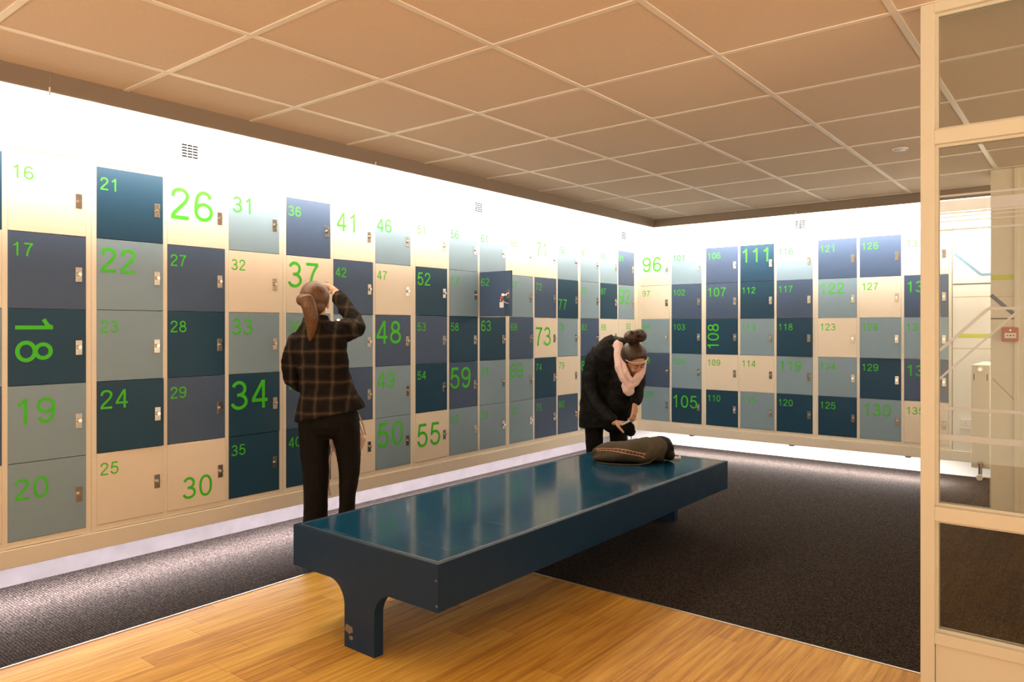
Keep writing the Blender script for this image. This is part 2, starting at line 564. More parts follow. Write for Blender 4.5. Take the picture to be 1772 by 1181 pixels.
box(bm, FX, 3.2, FY, FY + .02, 2.418, 2.56)
structure('trim_2', bm, M['fascia'])

# continuous plinth and cornice carrying the lockers
bm = bmesh.new()
box(bm, LW + .02, LF + .012, -2.0, BF + .012, 0.24, 0.330, bev=0.003)
o = empty('locker_plinth', (LF, 3.0, 0.24), 0, 'long cream floating plinth under the left wall of lockers', 'plinth')
p = obj('plinth_board', bm, M['cream'], o); p.location = (-LF, -3.0, -0.24)
for yb in (1.42, 2.50, 3.66, 4.80, 5.75, 6.75):
    obj('support_bracket', newbox(-0.50, -0.37, yb - 3.0 - .022, yb - 3.0 + .022, -0.085, 0.0, bev=.004), M['bracket'], o)
o = empty('locker_plinth', (-2.5, BF, 0.24), 0, 'cream floating plinth under the back wall of lockers', 'plinth')
bm = bmesh.new()
box(bm, LF + .012, 0.4, BF - .012, BW - .02, 0.24, 0.330, bev=0.003)
p = obj('plinth_board', bm, M['cream'], o); p.location = (2.5, -BF, -0.24)
for xb in (-3.70, -2.56, -1.45):
    obj('support_bracket', newbox(xb + 2.5 - .022, xb + 2.5 + .022, .54, .67, -0.10, 0, bev=.004), M['bracket'], o)
bm = newbox(LW + .02, LF + .002, -2.0, BF, 2.272, 2.375, bev=.004)
tag(obj('locker_cornice', bm, M['cream']), 'long cream cornice board along the top of the left lockers', 'cornice')
bm = newbox(LF + .002, 0.4, BF - .002, BW - .02, 2.272, 2.375, bev=.004)
tag(obj('locker_cornice', bm, M['cream']), 'cream cornice board along the top of the back lockers', 'cornice')
structure('trim_3', box(newbox(LF - .02, LF, 7.363, BF + .02, .331, 2.271), LF, -4.074, BF, BF + .02, .331, 2.271), M['cream'])

# ------------------------------------------------------------------ lockers
DW, DG, ED = 0.349, 0.0245, 0.0255       # door width, stile between columns, outer stile
ZB, ZT = 0.364, 2.246
RH = (ZT - ZB) / 5
DH = RH - 0.003
UNIT = 3 * DW + 2 * DG + 2 * ED


def door_mesh(key):
    bm = newbox(0.0005, DW - 0.0005, 0, 0.018, -DH, 0, bev=0.0012)
    me = mesh_of('locker_door', bm)
    me.materials.append(M['D_' + key])
    return me


DOORS = {k: door_mesh(k) for k in 'WGBT'}
PLATE = mesh_of('lock_plate', newbox(-.0155, .0155, -.003, 0.0005, -.0375, .0375, bev=.001)); PLATE.materials.append(M['steel'])
bm = bmesh.new()
cyl(bm, (0, -.007, .002), (0, -1, 0), .0095, .014, 18)
cyl(bm, (0, -.0155, .002), (0, -1, 0), .008, .003, 18)
box(bm, -.0013, .0013, -.0185, -.016, -.004, .008)
KNOB = mesh_of('lock_knob', bm, False); KNOB.materials.append(M['chrome'])
TEXTS = {}


def arc(cx, cy, rx, ry, a0, a1, n=22, p=2.0):
    o = []
    for k in range(n + 1):
        a = math.radians(a0 + (a1 - a0) * k / n)
        c, q = math.cos(a), math.sin(a)
        o.append((cx + rx * math.copysign(abs(c) ** (2 / p), c), cy + ry * math.copysign(abs(q) ** (2 / p), q)))
    return o


def curve(pts, n=8):
    o = []
    for i in range(len(pts) - 1):
        p0 = pts[max(i - 1, 0)]; p1 = pts[i]; p2 = pts[i + 1]; p3 = pts[min(i + 2, len(pts) - 1)]
        for k in range(n):
            t = k / n
            o.append(tuple(.5 * (2 * p1[j] + (p2[j] - p0[j]) * t + (2 * p0[j] - 5 * p1[j] + 4 * p2[j] - p3[j]) * t * t + (3 * p1[j] - p0[j] - 3 * p2[j] + p3[j]) * t ** 3) for j in (0, 1)))
    return o + [pts[-1]]


SIX = [arc(.345, .31, .262, .25, 0, 360, 30), curve([(.083, .33), (.088, .55), (.135, .78), (.24, .908), (.36, .94), (.50, .885), (.570, .755)])]
GLYPH = {
    '0': [arc(.335, .5, .255, .442, 0, 360, 34, 2.25)],
    '1': [[(.40, 0), (.40, 1.0)], curve([(.40, .985), (.33, .86), (.15, .745)])],
    '2': [curve([(.10, .70), (.125, .83), (.21, .918), (.335, .942), (.46, .915), (.555, .83), (.565, .70), (.50, .56), (.33, .38), (.16, .20), (.085, .075)]), [(.04, .058), (.62, .058)]],
    '3': [arc(.315, .725, .222, .216, 162, -90), arc(.315, .283, .265, .226, 90, -165), [(.24, .509), (.33, .509)]],
    '4': [[(.478, 0), (.478, .99)], [(.455, .965), (.075, .325)], [(.02, .285), (.64, .285)]],
    '5': [[(.575, .940), (.165, .940)], [(.185, .99), (.105, .455)], curve([(.085, .475), (.18, .575), (.31, .615), (.45, .585), (.555, .475), (.585, .33), (.545, .17), (.44, .078), (.315, .058), (.19, .095), (.105, .20), (.085, .275)])],
    '6': SIX,
    '7': [[(.06, .935), (.625, .935)], curve([(.60, .93), (.45, .73), (.335, .47), (.27, .22), (.245, 0)])],
    '8': [arc(.335, .735, .205, .203, 0, 360, 28), arc(.335, .285, .262, .228, 0, 360, 30)],
    '9': [[(.67 - px_, 1 - py_) for px_, py_ in q] for q in SIX],
}
WT = .118


def number_mesh(s):
    """green sans-serif figures, cap height 1, left edge at 0, upright in XZ"""
    if s in TEXTS: return TEXTS[s]
    bm = bmesh.new()
    xo = -.04 if s[0] != '1' else -.06
    for ch in s:
        for layer, q in enumerate(GLYPH[ch]):
            yo = -.0035 * layer               # crossing strokes lie over one another
            n = len(q)
            closed = n > 20 and math.dist(q[0], q[-1]) < .004
            if closed: q = q[:-1]; n -= 1
            L, R_ = [], []
            for i in range(n):
                a, b = (q[i - 1], q[(i + 1) % n]) if closed else (q[max(i - 1, 0)], q[min(i + 1, n - 1)])
                d = Vector((b[0] - a[0], b[1] - a[1])).normalized() * WT / 2
                L.append(bm.verts.new((xo + q[i][0] - d.y, yo, q[i][1] + d.x)))
                R_.append(bm.verts.new((xo + q[i][0] + d.y, yo, q[i][1] - d.x)))
            for i in range(n if closed else n - 1):
                j = (i + 1) % n
                bm.faces.new((L[i], R_[i], R_[j], L[j]))
        xo += .775
    me = mesh_of('number', bm)
    me.materials.append(M['green'])
    TEXTS[s] = me
    return me


COLN = {'W': 'cream', 'G': 'pale grey-blue', 'B': 'slate blue', 'T': 'dark teal'}
S, MD, L_ = 0.066, 0.10, 0.172
# first number: (colours from top to bottom)
COLS = {6: 'GBWTG', 11: 'TWGBW', 16: 'WBTGG', 21: 'TGGTW', 26: 'WBTBW', 31: 'GWGTT', 36: 'BWGBT', 41: 'WBGBW', 46: 'GWBGG',
        51: 'WTBTW', 56: 'GGTBG', 61: 'GBTGG', 66: 'WGBGG', 71: 'WBWTB', 76: 'GTGWB', 81: 'GGBTG', 86: 'GTWBG', 91: 'BGWBG',
        96: 'WWGBG', 101: 'GBTGT', 106: 'BBTWT', 111: 'TTGWG', 116: 'GBTGT', 121: 'BGWGT', 126: 'BWGTG', 131: 'WBGBW'}
# number: (digit height, x offset, top offset, rotation)
BIG = {18: (.165, .030, .035, -1), 19: (.128, .030, .062, 0), 20: (.106, .028, .075, 0), 22: (.13, .02, .045, 0), 24: (.10, .018, .045, 0),
       26: (.18, .02, .045, 0), 30: (.125, .09, .20, 0), 31: (.098, .028, .045, 0), 33: (.10, .020, .035, 0), 34: (.177, .018, .04, 0),
       37: (.17, .016, .036, 0), 41: (.13, .03, .045, 0), 46: (.098, .018, .045, 0), 48: (.17, .012, .04, 0), 49: (.12, .02, .04, 0),
       50: (.18, .02, .035, 0), 52: (.10, .02, .04, 0), 55: (.18, .018, .085, 0), 59: (.174, .014, .04, 0), 63: (.092, .018, .03, 0),
       69: (.13, .014, .035, 0), 71: (.125, .028, .045, 0), 73: (.177, .012, .085, 0), 77: (.10, .012, .19, 0), 92: (.168, .014, .04, 0),
       93: (.066, .17, .045, 0), 84: (.10, .012, .05, 0), 96: (.165, .02, .055, 0), 105: (.135, .012, .075, 0), 107: (.096, .016, .045, 0),
       108: (.125, .018, .055, 1), 111: (.139, .018, .035, 0), 119: (.097, .03, .045, 0), 122: (.102, .018, .04, 0), 130: (.11, .03, .045, 0),
       132: (.10, .02, .05, 0), 134: (.10, .02, .05, 0)}
AJAR = {17: -.9, 24: 1.6, 30: 1.2, 34: 0.8, 40: .8, 77: 1.0, 118: 1.3, 128: 1.8, 110: .9, 115: 1.0, 68: .7, 42: .6, 112: .6, 57: .5}


def bank(first, cols, loc, rz, label):
    root = empty('locker_bank', loc, rz, label, 'lockers', 'banks of numbered lockers')
    n = len(cols)
    W = n * DW + (n - 1) * DG + 2 * ED
    bm = bmesh.new()
    d0, d1 = 0.0, 0.48
    xs = [0, ] + [ED + k * (DW + DG) + DW for k in range(n)]
    ws = [ED] + [DG] * (n - 1) + [ED]
    for x0, w in zip(xs, ws):
        box(bm, x0 + .0004, x0 + w - .0004, d0, d1, 0.332, 2.270)
    box(bm, .0010, W - .0010, d1 - .012, d1 - .0005, 0.333, 2.269)
    box(bm, .0010, W - .0010, d0 + .0006, d1 - .013, 0.333, ZB - .0005)
    box(bm, .0010, W - .0010, d0 + .0006, d1 - .013, ZT, 2.269)
    for k in range(1, 5):
        box(bm, .0012, W - .0012, d0 + .060, d1 - .013, ZB + k * RH - .008, ZB + k * RH + .008)
    obj('carcass', bm, M['cream'], root)
    for c, num in enumerate(cols):
        for r in range(5):
            i = num + r
            key = COLS[num][r]
            dm = link('locker_door', DOORS[key], None, root)
            dm.location = (ED + c * (DW + DG), -0.0015, ZT - r * RH - .0015)
            a = math.radians(AJAR.get(i, random.uniform(0, .22)))
            if i == 62: a = math.radians(92)
            dm.rotation_euler = (0, 0, -a if a > 0 else 0)
            if a < 0: dm.rotation_euler = (0, -a * .25, 0)
            size, ox, oz, rot = BIG.get(i, (S, .018, .052, 0))
            dm['label'] = '%s locker door with the number %d' % (COLN[key], i)
            t = link('number', number_mesh(str(i)), None, dm)
            t.scale = (size, size, size)
            if rot == 0:
                t.location = (ox, -.0006, -oz - size)
            elif rot == -1:                       # reads downwards
                t.rotation_euler = (0, PI / 2, 0)
                t.location = (ox, -.0006, -oz)
            else:                                 # reads upwards
                t.rotation_euler = (0, -PI / 2, 0)
                t.location = (ox + size, -.0006, -oz - 0.265)
            pl = link('lock_plate', PLATE, None, dm)
            pl.location = (DW - .0345, 0, -DH * .52)
            kn = link('lock_knob', KNOB, None, dm)
            kn.location = (DW - .0345, -.002, -DH * .52)
            kn.rotation_euler = (0, random.uniform(-.4, .4), 0)
    return root


for k, f in enumerate((6, 21, 36, 51, 66, 81)):
    bank(f, [f, f + 5, f + 10], (LF, 1.622 + (k - 1) * 1.148, 0), PI / 2,
         'cream locker bank on the left wall with doors numbered %d to %d' % (f, f + 14) if k else
         'leftmost cream locker bank cut by the picture edge, doors 16 to 20 in view')
bank(96, [96, 101], (-4.073, BF, 0), 0, 'narrow two-column cream locker bank in the corner, doors 96 to 105')
bank(106, [106, 111, 116], (-3.2995, BF, 0), 0, 'cream locker bank on the back wall with doors numbered 106 to 120')
bank(121, [121, 126, 131], (-2.1525, BF, 0), 0, 'cream locker bank on the back wall with doors numbered 121 to 135')

# keys left in the lock of the open door
kx, ky, kz = -3.782, 4.666, 1.668
ko = empty('key_bunch', (kx, ky, kz), YAW, 'bunch of keys with red fob and white tag hanging from open locker 62', 'keys')
bm = bmesh.new(); box(bm, -.028, -.003, -.014, -.009, -.004, .004); cyl(bm, (-.034, -.0115, 0), (0, 1, 0), .011, .004, 14)
obj('key', bm, M['chrome'], ko)
bm = bmesh.new(); cyl(bm, (-.042, -.014, -.02), (0, 1, 0), .014, .008, 16)
obj('key_fob', bm, M['red'], ko)
bm = bmesh.new()
tube(bm, [(-.042 + .012 * math.cos(t * .7), -.014, -.045 + .012 * math.sin(t * .7)) for t in range(10)], .0018, 6)
obj('key_ring', bm, M['chrome'], ko)
obj('key_tag', newbox(-.06, -.027, -.017, -.013, -.105, -.06, bev=.0015), M['white'], ko)
bm = bmesh.new(); tube(bm, [(-.036, -.014, -.05), (-.02, -.015, -.06), (-.002, -.016, -.068), (.012, -.012, -.07)], .003, 6)
obj('key_cord', bm, M['scarf'], ko)

# ------------------------------------------------------------------ bench
bx0, bx1, by0, by1, bz = -2.96, -2.014, 2.058, 4.915, 0.475
bcx, bcy = (bx0 + bx1) / 2, (by0 + by1) / 2
bench = empty('bench', (bcx, bcy, 0), 0, 'long dark blue bench with glossy scratched top in the middle of the room', 'bench')
hw, hl = (bx1 - bx0) / 2, (by1 - by0) / 2
obj('bench_top', newbox(-hw + .026, hw - .026, -hl + .026, hl - .026, bz - .016, bz + .0006, bev=.0004), M['bench_top'], bench)
obj('bench_body', newbox(-hw, hw, -hl + .0501, hl - .0501, bz - .19, bz, bev=.003), M['bench'], bench)
bm = bmesh.new()
for sx_ in (-1, 1): box(bm, sx_ * (hw - .0258) - .0008, sx_ * (hw - .0258) + .0008, -hl + .025, hl - .025, bz - .004, bz + .0009)
for sy_ in (-1, 1): box(bm, -hw + .025, hw - .025, sy_ * (hl - .0258) - .0008, sy_ * (hl - .0258) + .0008, bz - .004, bz + .0009)
obj('edge_line', bm, M['metal_trim'], bench)


def t_panel(y0, y1):
    r, lw, top, low = 0.105, 0.098, bz - .0003, bz - .19
    pts = [(-hw, top), (-hw, low)]
    for k in range(13):
        a = PI / 2 * k / 12
        pts.append((-lw - r + r * math.sin(a), low - r + r * math.cos(a)))
    pts += [(-lw, 0.004), (lw, 0.004)]
    for k in range(13):
        a = PI / 2 * k / 12
        pts.append((lw + r - r * math.cos(a), low - r + r * math.sin(a)))
    pts += [(hw, low), (hw, top)]
    bm = bmesh.new()
    f = bm.faces.new([bm.verts.new((x_, y0, z_)) for x_, z_ in pts])
    e = bmesh.ops.extrude_face_region(bm, geom=[f])
    bmesh.ops.translate(bm, verts=[v for v in e['geom'] if isinstance(v, bmesh.types.BMVert)], vec=(0, y1 - y0, 0))
    return bm


o = obj('leg', t_panel(0, .05), M['bench'], bench, loc=(0, -hl, 0))
o = obj('leg', t_panel(0, .05), M['bench'], bench, loc=(0, hl - .05, 0))

# ------------------------------------------------------------------ glazed partition
PY = 2.82
part = empty('glazed_partition', (-0.47, PY, 0), 0, 'cream painted glazed partition frame at the right edge with frosted stripes', 'partition')
px0, px1 = -0.006, 2.6                  # local x from the free end
bm = bmesh.new()
box(bm, px0, px0 + .042, -.0, .075, 0.004, CZ - .005, bev=.002)
box(bm, px0 + .042, px1, 0, .075, 2.462, CZ - .005)
for z0, z1 in ((2.018, 2.066), (0.750, 0.798), (0.335, 0.372)):
    box(bm, px0 + .042, px1, 0, .075, z0, z1, bev=.002)
obj('frame', bm, M['frame'], part)
obj('kick_panel', newbox(px0 + .044, px1, .012, .05, 0.006, 0.334), M['frame'], part)
panes = ((2.066, 2.462), (0.798, 2.018), (0.372, 0.750))
for z0, z1 in panes:
    bm = bmesh.new()
    t = .009
    for y0 in (.022, .042):
        box(bm, px0 + .042, px0 + .042 + t, y0, y0 + .008, z0, z1)
        box(bm, px0 + .042 + t, px1, y0, y0 + .008, z0, z0 + t)
        box(bm, px0 + .042 + t, px1, y0, y0 + .008, z1 - t, z1)
    obj('glazing_bead', bm, M['bead'], part)
    obj('glass_pane', newbox(px0 + .044, px1, .032, .038, z0 + .001, z1 - .001), M['glass'], part)


def stripe(pts, w):
    bm = bmesh.new()
    for (xa, za), (xb, zb) in zip(pts[:-1], pts[1:]):
        d = Vector((xb - xa, zb - za)).normalized()
        n = Vector((-d.y, d.x)) * w / 2
        vs = []
        for y_ in (.0300, .0316):
            vs.append([bm.verts.new((X_, y_, Z_)) for X_, Z_ in ((xa - n.x, za - n.y), (xb - n.x, zb - n.y), (xb + n.x, zb + n.y), (xa + n.x, za + n.y))])
        bm.faces.new(vs[0]); bm.faces.new(vs[1][::-1])
        for k in range(4): bm.faces.new((vs[0][k], vs[0][(k + 1) % 4], vs[1][(k + 1) % 4], vs[1][k]))
    obj('frosted_stripe', bm, M['frost'], part)


xl = 0.046
for z, w in ((1.844, .007), (1.809, .038), (1.785, .007), (1.7725, .0045), (1.7575, .0045), (1.729, .007), (1.128, .011), (1.030, .021)):
    stripe([(xl, z), (px1, z)], w)
stripe([(xl, 1.322), (.187, 1.463), (px1, 1.463)], .010)
stripe([(xl, 1.226), (.27, 1.457)], .007)

# ------------------------------------------------------------------ right end of the back wall: panel, radiator, column
panel = structure('wall_panel', newbox(-1.0, 0.4, BF, BF + .05, 0.331, 2.271), M['wall'])


def art(parent, pts, w, mat, yf):
    bm = bmesh.new()
    for (xa, za), (xb, zb) in zip(pts[:-1], pts[1:]):
        d = Vector((xb - xa, zb - za)).normalized()
        n = Vector((-d.y, d.x)) * w / 2
        a = [bm.verts.new((X_, yf, Z_)) for X_, Z_ in ((xa - n.x, za - n.y), (xb - n.x, zb - n.y), (xb + n.x, zb + n.y), (xa + n.x, za + n.y))]
        bm.faces.new(a)
    obj('painted_stripe', bm, mat, parent)


yf = BF - .001
art(panel, [(-.99, 2.047), (-.79, 1.853), (0.3, 1.853)], .022, M['art_blue'], yf)
art(panel, [(-.998, 1.777), (0.3, 1.777)], .011, M['art_brown'], yf)
art(panel, [(-.998, 1.666), (0.3, 1.666)], .006, M['art_tan'], yf)
art(panel, [(-.96, 1.33), (0.3, 1.33)], .034, M['art_lime'], yf)
art(panel, [(-.998, 1.22), (0.3, 1.22)], .006, M['art_tan'], yf)

so = empty('wall_socket', (-.868, BF, .565), 0, 'white double socket outlet beside the radiator', 'socket')
obj('face_plate', newbox(-.073, .073, -.009, -.0004, -.043, .043, bev=.003), M['white'], so)
bm = bmesh.new()
for sx_ in (-.036, .036):
    box(bm, sx_ - .002, sx_ + .002, -.0096, -.0088, .006, .016)
    box(bm, sx_ - .014, sx_ - .007, -.0096, -.0088, -.012, -.008)
    box(bm, sx_ + .007, sx_ + .014, -.0096, -.0088, -.012, -.008)
obj('socket_holes', bm, M['dark'], so)
bm = bmesh.new()
for sx_ in (-.058, .058): box(bm, sx_ - .005, sx_ + .005, -.0125, -.009, .014, .03, bev=.001)
obj('rocker_switch', bm, M['white'], so)

ro = empty('radiator', (-.703, 6.56, 0), 0, 'tall cream panel radiator seen end-on by the column', 'radiator')
rz0, rz1 = .335, 1.118
bm = newbox(-.06, .06, 0, .7, rz0, rz1, bev=.006)
for k in range(8): box(bm, -.066, -.059, .05 + k * .08, .09 + k * .08, rz0 + .06, rz1 - .06, bev=.002)
obj('radiator_body', bm, M['cream'], ro)
bm = bmesh.new(); box(bm, -.045, -.040, -.002, .002, 1.0, 1.05); box(bm, .040, .045, -.002, .002, 1.0, 1.05)
obj('end_slots', bm, M['dark'], ro)
bm = bmesh.new(); cyl(bm, (0, -.006, 1.085), (0, 1, 0), .019, .014, 20)
v = obj('air_vent', bm, M['steel'], ro)
bm = bmesh.new(); cyl(bm, (0, -.016, 1.085), (0, 1, 0), .008, .012, 12)
obj('vent_screw', bm, M['chrome'], v)
bm = bmesh.new(); cyl(bm, (0, -.012, .37), (0, 1, 0), .02, .026, 18); cyl(bm, (0, -.022, .325), (0, 0, 1), .013, .09, 14)
cyl(bm, (.03, -.022, .268), (1, 0, 0), .008, .07, 10); cyl(bm, (.06, -.022, .135), (0, 0, 1), .008, .27, 10)
v = obj('valve_pipe', bm, M['steel'], ro)
bm = bmesh.new(); cyl(bm, (0, -.05, .275), (0, 1, 0), .022, .045, 18, .02)
obj('valve_cap', bm, M['white'], v)

col = structure('wall_right', newbox(-.594, 2.6, 6.10, 6.4, 0, CZ - .001), M['column'])
obj('cover_strip', newbox(-.457, -.43, 6.085, 6.10, 0, CZ - .002, bev=.003), M['column'], col)
yf = 6.099
art(col, [(-.592, 1.749), (-.458, 1.749)], .036, M['art_lime'], yf)
art(col, [(-.592, 1.628), (-.458, 1.49)], .026, M['art_navy'], yf)
art(col, [(-.592, 1.463), (-.458, 1.463)], .010, M['art_brown'], yf)
art(col, [(-.592, 1.615), (-.458, 1.615)], .004, M['art_tan'], yf)
art(col, [(-.592, 1.545), (-.458, 1.545)], .004, M['art_tan'], yf)
art(col, [(-.582, 1.044), (-.458, .905)], .009, M['art_tan'], yf)

al = empty('fire_call_point', (-.478, 6.085, 1.354), 0, 'red fire alarm call point on the column behind the glass', 'alarm')
obj('case', newbox(-.048, .048, -.04, .0, -.048, .048, bev=.006), M['red'], al)
f = obj('glass_window', newbox(-.03, .036, -.0425, -.0395, -.026, .010, bev=.002), M['white'], al)
bm = bmesh.new(); cyl(bm, (.003, -.0432, -.008), (0, 1, 0), .005, .001, 14)
for s in (-1, 1):
    a = [bm.verts.new(q) for q in ((.003 + s * .010, -.0433, -.008), (.003 + s * .019, -.0433, -.003), (.003 + s * .019, -.0433, -.013))]
    bm.faces.new(a)
    box(bm, .003 + s * .022 - .003, .003 + s * .022 + .003, -.0433, -.0428, -.0095, -.0065)
obj('arrow_mark', bm, M['dark'], f)
bm = bmesh.new(); cyl(bm, (.003, -.0405, .028), (0, 1, 0), .006, .002, 14)
obj('indicator', bm, M['steel'], al)

# ------------------------------------------------------------------ small fittings high up
def vent(loc, rz, label):
    o = empty('wall_vent', loc, rz, label, 'vent', 'wall vents above the lockers')
    obj('housing', newbox(-.085, .085, -.07, 0, -.09, .075, bev=.005), M['white'], o)
    bm = bmesh.new()
    for r in range(6):
        for c in range(3):
            box(bm, -.030 + c * .036, .003 + c * .036, -.0715, -.0695, .030 - r * .018, .041 - r * .018)
    obj('grille_slots', bm, M['dark'], o)


vent((LW, 2.366, 2.53), PI / 2, 'white wall vent above lockers 21 and 26')
vent((LW, 5.17, 2.53), PI / 2, 'white wall vent above lockers 51 and 56')
vent((LW, 7.86, 2.53), PI / 2, 'white wall vent on the left wall near the room corner')
vent((-2.51, BW, 2.50), 0, 'white wall vent on the back wall above locker 116')
for (hx, hy), lb in (((-3.518, 1.225), 'small white hook under the left ceiling edge nearest the viewer'),
                     ((-3.518, 3.043), 'small white hook midway along the left ceiling edge'),
                     ((-2.122, 6.713), 'small white hook under the back ceiling edge')):
    bm = bmesh.new()
    cyl(bm, (0, 0, -.008), (0, 0, 1), .0012, .1, 8)
    h = empty('ceiling_hook', (hx, hy, 2.46), 0, lb, 'hook', 'hooks on the ceiling edge')
    obj('wire', bm, M['chrome'], h)
    bm = bmesh.new(); cyl(bm, (0, 0, -.045), (0, 0, 1), .004, .035, 10)
    obj('sleeve', bm, M['white'], h)
dl = empty('downlight', (-.957, 5.024, CZ), 0, 'small round recessed downlight in the ceiling near the partition', 'light')
bm = bmesh.new()
for k in range(1):
    cyl(bm, (0, 0, -.003), (0, 0, 1), .045, .006, 28)
obj('rim', bm, M['tbar'], dl)
bm = bmesh.new(); cyl(bm, (0, 0, -.0055), (0, 0, 1), .028, .003, 24)
obj('lens', bm, M['lens'], dl)

# ------------------------------------------------------------------ people
def hand(bm, w, d, palm, side, s=1.0, curl=0.5, thumb_in=0.6):
    """palm box and five fingers; w wrist, d pointing direction, palm normal, side = towards the thumb"""
    d = Vector(d).normalized(); palm = Vector(palm); palm = (palm - palm.dot(d) * d).normalized()
    side_v = d.cross(palm) * side
    w = Vector(w)
    loft(bm, [(*(w - d * .015 * s), .026 * s, .020 * s), (*(w + d * .02 * s), .032 * s, .018 * s), (*(w + d * .055 * s), .041 * s, .0165 * s), (*(w + d * .082 * s), .040 * s, .0145 * s)], 14, hint=side_v)
    lens = (.068, .077, .071, .054)
    for k in range(4):
        off = (1.5 - k) * .0205 * s
        p = w + d * .082 * s + side_v * off
        dirv = (d + side_v * (1.5 - k) * .05).normalized()
        pts = [(p - dirv * .012 * s, .0095)]
        c = 0
        for j, fr in enumerate((.45, .32, .23)):
            c += curl * (0.6, 1.0, 0.8)[j]
            dv = dirv * math.cos(c) + palm * math.sin(c)
            p = p + dv * lens[k] * fr * s
            pts.append((p, (.0088, .0080, .0068)[j]))
        loft(bm, [(*q, r * s, r * s) for q, r in pts], 10, hint=side_v)
    b = w + d * .028 * s + side_v * .030 * s
    t1 = (d * .7 + side_v * .75 + palm * .25).normalized()
    t2 = (d * .9 + side_v * (.4 - thumb_in * .4) + palm * thumb_in).normalized()
    p1 = b + t1 * .036 * s; p2 = p1 + t2 * .03 * s; p3 = p2 + t2 * .022 * s
    loft(bm, [(*b, .014 * s, .013 * s), (*p1, .0112 * s, .0108 * s), (*p2, .0098 * s, .0095 * s), (*p3, .0082 * s, .008 * s)], 10, hint=palm)


def head(bm, c, R):
    """skull, jaw, nose, lips, brow and ears about centre c; R columns are right, forward, up"""
    c = Vector(c)
    P = lambda x, y, z: c + R @ Vector((x, y, z))
    ell(bm, P(0, -.012, .022), (.073, .092, .088), R)
    ell(bm, P(0, .022, -.04), (.058, .066, .072), R)
    ell(bm, P(0, .052, -.088), (.030, .030, .024), R)
    ell(bm, P(0, .066, .035), (.052, .022, .030), R)
    loft(bm, [(*P(0, .083, .012), .008, .008), (*P(0, .098, -.018), .010, .011), (*P(0, .100, -.032), .015, .010)], 10, hint=R @ Vector((1, 0, 0)))
    for s in (-1, 1):
        ell(bm, P(s * .034, .070, -.026), (.022, .020, .018), R)
        ell(bm, P(s * .031, .079, .028), (.020, .010, .006), R)
        ell(bm, P(s * .075, -.006, -.012), (.008, .020, .032), R)
    ell(bm, P(0, .088, -.053), (.022, .010, .006), R)
    ell(bm, P(0, .086, -.064), (.019, .010, .007), R)


def face_bits(parent, c, R, shut=False):
    c = Vector(c)
    P = lambda x, y, z: c + R @ Vector((x, y, z))
    for s in (-1, 1):
        bm = bmesh.new(); ell(bm, P(s * .031, .0765, .010), (.0135, .012, .0085), R, 14, 10)
        if shut:
            e = obj('eyelid', bm, M['skin'], parent, smooth=True)
            bm = bmesh.new()
            loft(bm, [(*P(s * .019, .0855, .0055), .0012, .0012), (*P(s * .025, .0883, .0042), .0016, .0016), (*P(s * .031, .0893, .0038), .0018, .0018), (*P(s * .037, .0878, .0044), .0016, .0016), (*P(s * .043, .0840, .0062), .0012, .0012)], 8)
            obj('eyelash', bm, M['dark'], e, smooth=True)
        else:
            e = obj('eye', bm, M['white'], parent, smooth=True)
            bm = bmesh.new(); ell(bm, P(s * .031, .0865, .007), (.005, .003, .005), R, 12, 8)
            obj('iris', bm, M['dark'], e, smooth=True)
        bm = bmesh.new()
        loft(bm, [(*P(s * .012, .092, .030), .003, .003), (*P(s * .032, .0905, .036), .003, .004), (*P(s * .050, .078, .031), .002, .002)], 8)
        obj('eyebrow', bm, M['hair_dark'], parent, smooth=True)
    bm = bmesh.new()
    loft(bm, [(*P(-.020, .0905, -.057), .002, .003), (*P(0, .0985, -.0575), .003, .004), (*P(.020, .0905, -.057), .002, .003)], 8)
    obj('lips', bm, flat('lip_skin', (0.42, 0.14, 0.11), 0.45), parent, smooth=True)


def basis(fwd, up):
    f = Vector(fwd).normalized(); u = Vector(up); u = (u - u.dot(f) * f).normalized(); r = f.cross(u)
    return Matrix((r, f, u)).transposed()


def shoe(name, parent, x, y, dirv, mat):
    d = Vector((dirv[0], dirv[1], 0)).normalized()
    p = Vector((x, y, 0))
    bm = bmesh.new()
    q = lambda t, z: p + d * t + Vector((0, 0, z))
    loft(bm, [(*q(-.06, .045), .034, .042), (*q(0, .045), .038, .043), (*q(.08, .036), .045, .033), (*q(.15, .028), .043, .026), (*q(.19, .024), .028, .018)], 14, hint=d.cross(Vector((0, 0, 1))))
    bmesh.ops.bisect_plane(bm, geom=bm.verts[:] + bm.edges[:] + bm.faces[:], plane_co=(0, 0, .0045), plane_no=(0, 0, -1), clear_outer=True)
    bmesh.ops.holes_fill(bm, edges=bm.edges[:])
    return obj(name, bm, mat, parent, smooth=True)


# --- woman opening locker 37, seen from behind (local x = right, y = towards the lockers)
wa = empty('person', (-3.602, 2.651, 0), YAW, 'woman with ponytail in dark plaid jacket reaching up to locker 37', 'person')
Ra = basis((-.10, 1, -.02), (0.02, 0.03, 1))
ha = (-.004, .02, 1.555)
bm = bmesh.new()
head(bm, ha, Ra)
loft(bm, [(.004, -.005, 1.40, .058, .055), (.0, .005, 1.46, .05, .05), (-.003, .012, 1.52, .05, .052)], 14)
loft(bm, [(.08, 0, .86, .135, .10), (.07, 0, 1.0, .125, .095), (.05, 0, 1.12, .11, .085), (.03, .005, 1.25, .13, .09), (.015, .01, 1.35, .13, .08)], 18)
wr = Vector((.004, .465, 1.640))
loft(bm, [(.125, .02, 1.365, .05, .05), (.165, .10, 1.385, .046, .046), (.195, .21, 1.405, .038, .038), (.115, .30, 1.51, .034, .034), (*wr, .024, .02)], 12)
hand(bm, wr, (-.42, .80, .28), (-.55, -.1, -.75), 1, 1.12, .55, .7)
